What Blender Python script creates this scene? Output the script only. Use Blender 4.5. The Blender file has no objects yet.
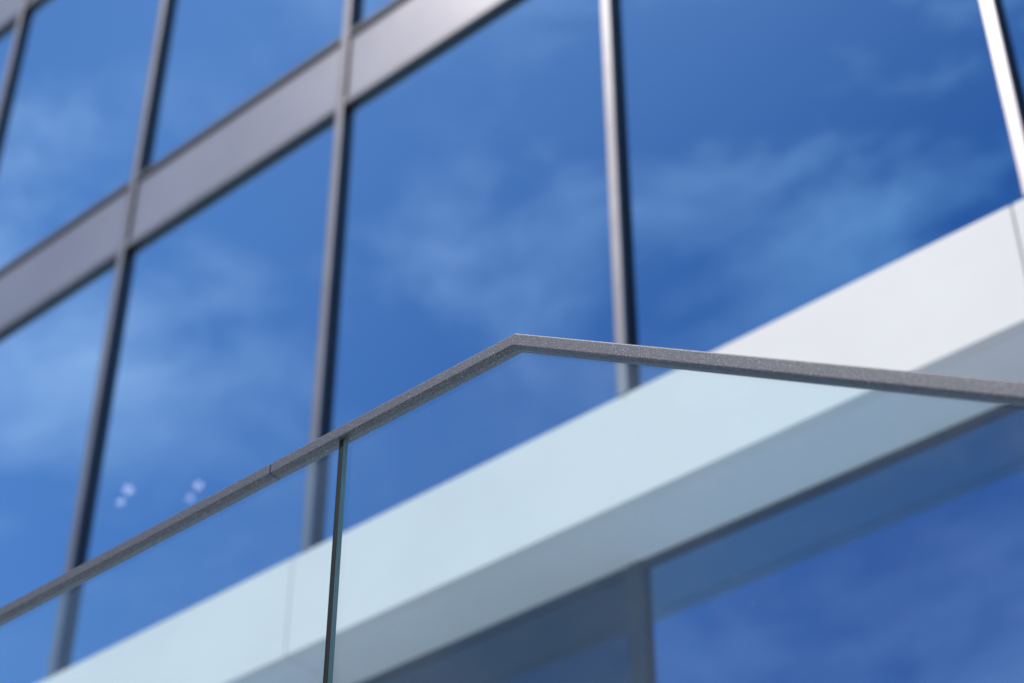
import bpy, bmesh, math, random
from mathutils import Vector, Matrix
random.seed(4)
scene=bpy.context.scene
H0=1.6   # eye height
# ---------------------------------------------------------------- helpers
def link(o,parent=None):
    scene.collection.objects.link(o)
    if parent: o.parent=parent
    return o
def empty(name):
    e=bpy.data.objects.new(name,None); e.empty_display_size=.3
    return link(e)
def mesh_obj(name,verts,faces,mat,parent=None,bevel=0,seg=2):
    me=bpy.data.meshes.new(name); me.from_pydata(verts,[],faces)
    bm=bmesh.new(); bm.from_mesh(me); bmesh.ops.recalc_face_normals(bm,faces=bm.faces); bm.to_mesh(me); bm.free()
    me.materials.append(mat)
    o=bpy.data.objects.new(name,me); link(o,parent)
    if bevel:
        m=o.modifiers.new("bevel",'BEVEL'); m.width=bevel; m.segments=seg; m.limit_method='ANGLE'; m.angle_limit=math.radians(25)
    return o
BF=[(0,1,2,3),(4,5,6,7),(0,1,5,4),(1,2,6,5),(2,3,7,6),(3,0,4,7)]
def box(name,x0,x1,y0,y1,z0,z1,mat,parent=None,bevel=0):
    v=[(x0,y0,z0),(x1,y0,z0),(x1,y1,z0),(x0,y1,z0),(x0,y0,z1),(x1,y0,z1),(x1,y1,z1),(x0,y1,z1)]
    return mesh_obj(name,v,BF,mat,parent,bevel)
def boxes(name,lst,mat,parent=None,bevel=0):
    V=[];F=[]
    for (x0,x1,y0,y1,z0,z1) in lst:
        b=len(V)
        V+=[(x0,y0,z0),(x1,y0,z0),(x1,y1,z0),(x0,y1,z0),(x0,y0,z1),(x1,y0,z1),(x1,y1,z1),(x0,y1,z1)]
        F+=[tuple(i+b for i in f) for f in BF]
    return mesh_obj(name,V,F,mat,parent,bevel)
def newmat(name):
    m=bpy.data.materials.new(name); m.use_nodes=True; m.node_tree.nodes.clear()
    return m,m.node_tree.nodes,m.node_tree.links
def coord(n,l,scale=(1,1,1),kind='Object'):
    t=n.new('ShaderNodeTexCoord'); mp=n.new('ShaderNodeMapping'); mp.inputs['Scale'].default_value=scale
    l.new(t.outputs[kind],mp.inputs['Vector']); return mp.outputs[0]
def noise(n,l,vec,scale,detail=4,rough=.5):
    t=n.new('ShaderNodeTexNoise'); t.inputs['Scale'].default_value=scale; t.inputs['Detail'].default_value=detail
    t.inputs['Roughness'].default_value=rough; l.new(vec,t.inputs['Vector']); return t.outputs['Fac']
def ramp(n,l,fac,stops):
    r=n.new('ShaderNodeValToRGB'); e=r.color_ramp.elements
    while len(e)<len(stops): e.new(.5)
    for i,(p,c) in enumerate(stops):
        e[i].position=p; e[i].color=(c[0],c[1],c[2],1) if hasattr(c,'__len__') else (c,c,c,1)
    l.new(fac,r.inputs[0]); return r.outputs[0]
def principled(name,c1,c2,rough=.5,metal=0,nscale=5,bump=0,bscale=200,spec=.5,rvar=.03):
    m,n,l=newmat(name)
    out=n.new('ShaderNodeOutputMaterial'); p=n.new('ShaderNodeBsdfPrincipled'); l.new(p.outputs[0],out.inputs[0])
    v=coord(n,l)
    f=noise(n,l,v,nscale,3,.6)
    l.new(ramp(n,l,f,[(.3,c1),(.7,c2)]),p.inputs['Base Color'])
    l.new(ramp(n,l,f,[(.3,rough-rvar),(.7,rough+rvar)]),p.inputs['Roughness'])
    p.inputs['Metallic'].default_value=metal
    p.inputs['Specular IOR Level'].default_value=spec
    if bump:
        b=n.new('ShaderNodeBump'); b.inputs['Strength'].default_value=bump; b.inputs['Distance'].default_value=.002
        l.new(noise(n,l,v,bscale,2),b.inputs['Height']); l.new(b.outputs[0],p.inputs['Normal'])
    return m
# ---------------------------------------------------------------- materials
m_white=principled("white_coated_panel",(.73,.715,.70),(.79,.775,.76),.6,0,1.2,spec=.3)
m_soffit=principled("soffit_panel",(.78,.775,.77),(.83,.825,.82),.5,0,1.5)
m_alu=principled("anodised_aluminium",(.26,.245,.25),(.30,.285,.29),.38,1,2.0,rvar=.015)
m_aludark=principled("dark_frame",(.015,.028,.05),(.022,.036,.06),.5,0,2.0,spec=.2)
m_trdark=principled("dark_transom",(.06,.06,.07),(.08,.08,.09),.45,0,2.0,spec=.4)
m_span=principled("spandrel_panel",(.41,.385,.39),(.46,.435,.44),.33,1,.9,rvar=.010)
m_gap=principled("black_sealant",(.006,.006,.007),(.012,.012,.013),.6,spec=.2)
m_floor=principled("interior_floor",(.08,.08,.09),(.12,.11,.11),.6)
m_int=principled("interior_wall",(.10,.11,.13),(.16,.17,.19),.8)
m_conc=principled("terrace_concrete",(.60,.59,.57),(.68,.67,.65),.8,0,3)

def facade_glass(name,low,high,trans=.10):
    m,n,l=newmat(name)
    out=n.new('ShaderNodeOutputMaterial')
    g=n.new('ShaderNodeBsdfGlossy'); g.inputs['Roughness'].default_value=.015
    v=coord(n,l)
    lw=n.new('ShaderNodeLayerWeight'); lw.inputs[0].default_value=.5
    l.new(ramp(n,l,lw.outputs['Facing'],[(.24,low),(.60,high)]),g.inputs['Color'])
    b=n.new('ShaderNodeBump'); b.inputs['Strength'].default_value=.03; b.inputs['Distance'].default_value=.05
    l.new(noise(n,l,v,.9,1),b.inputs['Height']); l.new(b.outputs[0],g.inputs['Normal'])
    t=n.new('ShaderNodeBsdfTransparent'); t.inputs[0].default_value=(.30,.42,.6,1)
    mx=n.new('ShaderNodeMixShader'); mx.inputs[0].default_value=trans
    l.new(g.outputs[0],mx.inputs[1]); l.new(t.outputs[0],mx.inputs[2])
    l.new(mx.outputs[0],out.inputs[0])
    return m
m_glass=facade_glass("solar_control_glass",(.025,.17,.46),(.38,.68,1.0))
m_glassd=facade_glass("dark_door_glass",(.025,.07,.14),(.13,.23,.34),.3)

def balu_glass():
    m,n,l=newmat("clear_laminated_glass")
    out=n.new('ShaderNodeOutputMaterial')
    t=n.new('ShaderNodeBsdfTransparent'); t.inputs[0].default_value=(.885,.968,.985,1)
    g=n.new('ShaderNodeBsdfGlossy'); g.inputs['Roughness'].default_value=0.0; g.inputs[0].default_value=(1,1,1,1)
    lw=n.new('ShaderNodeLayerWeight'); lw.inputs[0].default_value=.5
    pw=n.new('ShaderNodeMath'); pw.operation='POWER'; pw.inputs[1].default_value=5; l.new(lw.outputs['Facing'],pw.inputs[0])
    ma=n.new('ShaderNodeMath'); ma.operation='MULTIPLY_ADD'; ma.inputs[1].default_value=.95; ma.inputs[2].default_value=.05; l.new(pw.outputs[0],ma.inputs[0])
    mx=n.new('ShaderNodeMixShader')
    l.new(ma.outputs[0],mx.inputs[0]); l.new(t.outputs[0],mx.inputs[1]); l.new(g.outputs[0],mx.inputs[2])
    v=coord(n,l)
    d=n.new('ShaderNodeBsdfDiffuse'); d.inputs[0].default_value=(.75,.77,.78,1)
    vo=n.new('ShaderNodeTexVoronoi'); vo.inputs['Scale'].default_value=110; l.new(v,vo.inputs['Vector'])
    spots=ramp(n,l,vo.outputs['Distance'],[(.06,.28),(.16,0)])
    nf=noise(n,l,v,6,5,.7)
    film=ramp(n,l,nf,[(.35,.001),(.75,.014)])
    mask=ramp(n,l,nf,[(.50,0),(.64,.6)])
    mu=n.new('ShaderNodeMath'); mu.operation='MULTIPLY'; l.new(spots,mu.inputs[0]); l.new(mask,mu.inputs[1])
    ad=n.new('ShaderNodeMath'); ad.operation='ADD'; l.new(mu.outputs[0],ad.inputs[0]); l.new(film,ad.inputs[1])
    m2=n.new('ShaderNodeMixShader'); l.new(ad.outputs[0],m2.inputs[0]); l.new(mx.outputs[0],m2.inputs[1]); l.new(d.outputs[0],m2.inputs[2])
    l.new(m2.outputs[0],out.inputs[0])
    return m
m_bglass=balu_glass()
m_gedge=principled("glass_edge",(.05,.15,.15),(.08,.21,.20),.2,0,5)
def rail_mat():
    m,n,l=newmat("textured_powder_coat")
    out=n.new('ShaderNodeOutputMaterial'); p=n.new('ShaderNodeBsdfPrincipled'); l.new(p.outputs[0],out.inputs[0])
    v=coord(n,l)
    f=noise(n,l,v,420,2,.6)
    l.new(ramp(n,l,f,[(.33,(.045,.050,.066)),(.60,(.10,.104,.126)),(.72,(.50,.505,.56))]),p.inputs['Base Color'])
    p.inputs['Roughness'].default_value=.44; p.inputs['Metallic'].default_value=.15
    b=n.new('ShaderNodeBump'); b.inputs['Strength'].default_value=.6; b.inputs['Distance'].default_value=.001
    l.new(f,b.inputs['Height']); l.new(b.outputs[0],p.inputs['Normal'])
    return m
m_rail=rail_mat()
# ---------------------------------------------------------------- building
B=empty("glass_office_building")
XS=[-1.86-1.848*k for k in range(-5,9)]; XS.sort()
XL,XR=XS[0],XS[-1]
Z=lambda r:r+H0
soff=Z(4.05); sill=Z(4.56)
FH=2.86; SP=.595
levels=[]; z=sill
for i in range(3):
    levels.append((z,z+FH)); z=z+FH+SP
top=levels[-1][1]+SP
for (a,b) in levels:
    for i in range(len(XS)-1):
        x0,x1=XS[i]+.002,XS[i+1]-.002
        t1=random.uniform(-.002,.002); t2=random.uniform(-.002,.002)
        yb=5.035
        v=[(x0,yb+t1,a-.02),(x1,yb-t1,a-.02),(x1,yb-t1+t2,b+.02),(x0,yb+t1+t2,b+.02)]
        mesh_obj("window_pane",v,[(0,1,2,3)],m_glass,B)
boxes("mullions",[(x-.027,x+.027,4.984,5.09,sill+.002,top) for x in XS],m_alu,B,.004)
boxes("mullion_gaskets",[(x-.035,x+.035,5.022,5.085,sill,top-.01) for x in XS],m_gap,B)
tl=[];tu=[];sp=[]
for (a,b) in levels:
    for i in range(len(XS)-1):
        x0,x1=XS[i]+.029,XS[i+1]-.029
        tl.append((x0,x1,4.990,5.08,b-.0,b+.045))
        tu.append((x0,x1,4.990,5.08,b+SP-.045,b+SP))
        sp.append((x0+.004,x1-.004,5.006,5.07,b+.051,b+SP-.051))
boxes("lower_transoms",tl,m_alu,B,.003)
boxes("upper_transoms",tu,m_trdark,B,.003)
boxes("spandrel_panels",sp,m_span,B,.003)
gk=[]
for (a,b) in levels:
    gk.append((XL,XR,5.0245,5.082,b-.008,b+.062)); gk.append((XL,XR,5.0245,5.082,b+SP-.062,b+SP+.012))
boxes("transom_gaskets",gk,m_gap,B)
box("parapet",XL-.1,XR+.1,4.95,5.3,top+.002,top+.5,m_white,B,.01)
seams=sorted([-1.94+3.696*k for k in range(-5,4)])
fx=[XL-.1]+[s for s in seams if XL<s<XR]+[XR+.1]
fp=[(fx[i]+.003,fx[i+1]-.003,4.99,5.06,soff,sill) for i in range(len(fx)-1)]
boxes("white_fascia",fp,m_white,B,.004)
box("fascia_backing",XL-.08,XR+.08,5.018,5.40,soff+.03,sill-.025,m_gap,B)
sfp=[(fx[i]+.003,fx[i+1]-.003,5.062,5.383,soff+.003,soff+.028) for i in range(len(fx)-1)]
boxes("soffit",sfp,m_soffit,B,.002)
YR=5.385
zt=Z(1.0)
lx=[-3.98-1.848*k for k in range(-4,8)]; lx.sort()
boxes("lower_mullions",[(x-.04,x+.04,YR-.012,YR+.1,zt+.002,soff+.001) for x in lx],m_aludark,B,.004)
for i in range(len(lx)-1):
    x0,x1=lx[i]+.042,lx[i+1]-.042
    door=abs(lx[i+1]+3.98)<.01
    t1=random.uniform(-.002,.002)
    v=[(x0,YR+.02+t1,zt+.05),(x1,YR+.02-t1,zt+.05),(x1,YR+.02-t1,soff-.01),(x0,YR+.02+t1,soff-.01)]
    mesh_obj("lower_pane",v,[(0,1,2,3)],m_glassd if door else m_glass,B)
boxes("lower_head_frame",[(lx[i]+.042,lx[i+1]-.042,YR-.002,YR+.08,soff-.02,soff+.001) for i in range(len(lx)-1)],m_aludark,B,.003)
fl=[]
for (a,b) in levels: fl.append((XL,XR,5.12,12,b+.06,b+SP-.06))
fl.append((XL,XR,5.42,12,soff+.04,sill-.05))
boxes("floor_slabs",fl,m_floor,B)
box("core_wall",XL,XR,12.01,12.3,0,top,m_int,B)
box("end_wall_l",XL-.3,XL-.04,5.12,12.3,0,top,m_white,B)
box("end_wall_r",XR+.04,XR+.3,5.12,12.3,0,top,m_white,B)
box("roof",XL-.3,XR+.3,5.12,12.3,top+.51,top+.8,m_conc,B)
box("podium_wall",XL,XR,5.45,5.7,0,zt-.32,m_conc,B)
# ---------------------------------------------------------------- pendant lamps inside
m_em,n,l=newmat("lamp_glow")
o_=n.new('ShaderNodeOutputMaterial'); e_=n.new('ShaderNodeEmission'); e_.inputs[0].default_value=(1,.66,.50,1); e_.inputs[1].default_value=11
l.new(e_.outputs[0],o_.inputs[0])
def lamp(x,y,z,s=1):
    E=empty("pendant_lamp"); E.location=(x,y,z)
    for j,(dx,dz,r) in enumerate([(-.04,-.02,.021),(.02,.04,.028)]):
        me=bpy.data.meshes.new("globe"); bm=bmesh.new(); bmesh.ops.create_uvsphere(bm,u_segments=16,v_segments=10,radius=r*s); bm.to_mesh(me); bm.free()
        me.materials.append(m_em); o=bpy.data.objects.new("globe",me); link(o,E); o.location=(dx,0,dz)
        box("stem",dx-.004,dx+.004,-.004,.004,dz+r*s,.085,m_gap,E)
    ct=levels[0][1]+.06-z
    box("cord",-.006,.006,-.006,.006,.096,ct,m_gap,E)
    box("bracket",-.06,.06,-.008,.008,.085,.095,m_aludark,E)
lamp(-7.85,5.6,Z(6.145)); lamp(-7.195,5.6,Z(5.89),.85)
# ---------------------------------------------------------------- balustrade
G=empty("glass_balustrade")
yF=2.026; zA=Z(2.104); xA=-1.741
SL=.607; W=.030; HR=.025
def railseg(name,pts,y0,y1,th,mat,bev):
    n=len(pts); low=[]
    for i,(x,z) in enumerate(pts):
        d=[]
        if i>0: d.append(Vector((pts[i][0]-pts[i-1][0],pts[i][1]-pts[i-1][1])).normalized())
        if i<n-1: d.append(Vector((pts[i+1][0]-pts[i][0],pts[i+1][1]-pts[i][1])).normalized())
        if len(d)==1: nr=Vector((d[0].y,-d[0].x)); low.append((x+nr.x*th,z+nr.y*th))
        else:
            n1=Vector((d[0].y,-d[0].x)); n2=Vector((d[1].y,-d[1].x)); mm=(n1+n2).normalized(); k=th/mm.dot(n1)
            low.append((x+mm.x*k,z+mm.y*k))
    V=[]
    for i in range(n):
        V+=[(pts[i][0],y0,pts[i][1]),(pts[i][0],y1,pts[i][1]),(low[i][0],y1,low[i][1]),(low[i][0],y0,low[i][1])]
    F=[(0,1,2,3),tuple(4*(n-1)+j for j in (0,1,2,3))]
    for i in range(n-1):
        for j in range(4):
            F.append((4*i+j,4*i+(j+1)%4,4*i+4+(j+1)%4,4*i+4+j))
    return mesh_obj(name,V,F,mat,G,bev,3)
xj=-2.378
xE=2.4
zt_at=lambda x: zA if x<=xA else zA-SL*(x-xA)
railseg("handrail",[(xj+.0010,zA),(xA,zA),(xE,zt_at(xE))],yF,yF+W,HR,m_rail,.0025)
railseg("handrail_landing",[(-9.0,zA),(xj-.0010,zA)],yF,yF+W,HR,m_rail,.0025)
box("rail_splice_core",xj-.05,xj+.05,yF+.003,yF+W-.003,zA-HR+.003,zA-.003,m_gap,G)
gy0=yF+.009; gy1=yF+.021
def pane(x0,x1,hgt=1.09):
    xs=[x0]+([xA] if x0<xA<x1 else [])+[x1]
    V=[];n=len(xs)
    for x in xs:
        t=zt_at(x)-.012-(.006 if x>xA else 0); b=zt_at(x)-hgt
        V+=[(x,gy0,t),(x,gy1,t),(x,gy1,b),(x,gy0,b)]
    F=[(0,1,2,3),tuple(4*(n-1)+j for j in (0,1,2,3))]
    for i in range(n-1):
        for j in range(4): F.append((4*i+j,4*i+(j+1)%4,4*i+4+(j+1)%4,4*i+4+j))
    o=mesh_obj("glass_pane",V,F,m_bglass,G,.0)
    o.data.materials.append(m_gedge)
    for p in o.data.polygons:
        if abs(p.normal.y)<.5: p.material_index=1
    return o
xg=-2.187
joints=[-6.9,-5.33,-3.757,xg,-.62,.9,2.38]
for i in range(len(joints)-1): pane(joints[i]+.006,joints[i+1]-.006)
for j in joints[1:-1]:
    box("joint_seal",j-.0055,j+.0045,gy0+.001,gy1-.001,zt_at(j)-1.08,zt_at(j)-.02,m_gap,G)
railseg("base_shoe",[(-9.0,zA-1.02),(xA,zA-1.02),(xE,zt_at(xE)-1.02)],yF-.015,yF+.05,.14,m_rail,.003)
# ---------------------------------------------------------------- terrace and stair
T=empty("terrace_stair")
box("landing_slab",XL,xA,1.96,5.345,zt-.3,zt-.02,m_conc,T,.01)
st=[];x=xA;zz=zt-.02;N=16
rise=zz/N; go=rise/SL
for i in range(N-1):
    st.append((x+i*go+.002,x+(i+1)*go+.001,1.99,5.34,max(0.004,zz-rise*(i+1)-.3),zz-rise*(i+1)))
boxes("steps",st,m_conc,T,.005)
boxes("piers",[(x0-.2,x0+.2,2.4,2.8,0.004,zt-.302) for x0 in (-12,-9,-6,-3)],m_conc,T,.01)
# ---------------------------------------------------------------- ground
m_gr,n,l=newmat("paving")
out=n.new('ShaderNodeOutputMaterial'); p=n.new('ShaderNodeBsdfPrincipled'); l.new(p.outputs[0],out.inputs[0])
v=coord(n,l); br=n.new('ShaderNodeTexBrick'); br.inputs['Scale'].default_value=1.6
br.inputs['Color1'].default_value=(.34,.33,.31,1); br.inputs['Color2'].default_value=(.40,.39,.37,1); br.inputs['Mortar'].default_value=(.12,.12,.11,1)
br.inputs['Mortar Size'].default_value=.008
l.new(v,br.inputs['Vector']); l.new(br.outputs[0],p.inputs['Base Color']); p.inputs['Roughness'].default_value=.85
mesh_obj("ground",[(-1500,-1500,0),(1500,-1500,0),(1500,1500,0),(-1500,1500,0)],[(0,1,2,3)],m_gr)
# ---------------------------------------------------------------- sky + sun
S=Vector((-.25,-.45,.86)).normalized()
el=math.asin(S.z); rot=math.atan2(S.x,S.y)
w=bpy.data.worlds.new("World"); scene.world=w; w.use_nodes=True
n=w.node_tree.nodes; l=w.node_tree.links; n.clear()
out=n.new('ShaderNodeOutputWorld'); bg=n.new('ShaderNodeBackground'); bg.inputs[1].default_value=.13
sky=n.new('ShaderNodeTexSky'); sky.sky_type='NISHITA'; sky.sun_disc=False; sky.sun_elevation=el; sky.sun_rotation=rot
sky.air_density=1.0; sky.dust_density=.2; sky.ozone_density=2.0
v=coord(n,l,(1,1,1.6),'Generated')
wn=n.new('ShaderNodeTexNoise'); wn.inputs['Scale'].default_value=3; l.new(v,wn.inputs['Vector'])
vm=n.new('ShaderNodeMixRGB'); vm.blend_type='LINEAR_LIGHT'; vm.inputs[0].default_value=.12; l.new(v,vm.inputs[1]); l.new(wn.outputs['Color'],vm.inputs[2])
c1=ramp(n,l,noise(n,l,vm.outputs[0],5.5,6,.66),[(.46,0),(.78,.85)])
c2=ramp(n,l,noise(n,l,v,1.9,2),[(.42,0),(.62,1)])
mu=n.new('ShaderNodeMath'); mu.operation='MULTIPLY'; l.new(c1,mu.inputs[0]); l.new(c2,mu.inputs[1])
mx=n.new('ShaderNodeMixRGB'); mx.inputs[2].default_value=(14,12,11.5,1)
l.new(mu.outputs[0],mx.inputs[0]); l.new(sky.outputs[0],mx.inputs[1])
l.new(mx.outputs[0],bg.inputs[0]); l.new(bg.outputs[0],out.inputs[0])
sl=bpy.data.lights.new("sun",'SUN'); sl.energy=3.4; sl.angle=math.radians(.5); sl.color=(1,.955,.91)
so=bpy.data.objects.new("sun",sl); link(so); so.location=(3,-20,25); so.rotation_euler=(-S).to_track_quat('-Z','Y').to_euler()
# ---------------------------------------------------------------- camera
cd=bpy.data.cameras.new("camera"); cam=bpy.data.objects.new("camera",cd); link(cam)
F=Vector((-.5151,.5970,.6152)).normalized(); R=Vector((.757,.653,0)).normalized(); U=R.cross(F).normalized(); R=F.cross(U)
M=Matrix(((R.x,U.x,-F.x,0),(R.y,U.y,-F.y,0),(R.z,U.z,-F.z,H0),(0,0,0,1)))
cam.matrix_world=M
cd.sensor_width=36; cd.lens=1889/1024*36; cd.clip_end=5000; cd.clip_start=.05
cd.dof.use_dof=True; cd.dof.focus_distance=3.36; cd.dof.aperture_fstop=2.5
scene.camera=cam
scene.view_settings.view_transform='Standard'; scene.view_settings.look='None'; scene.view_settings.exposure=0
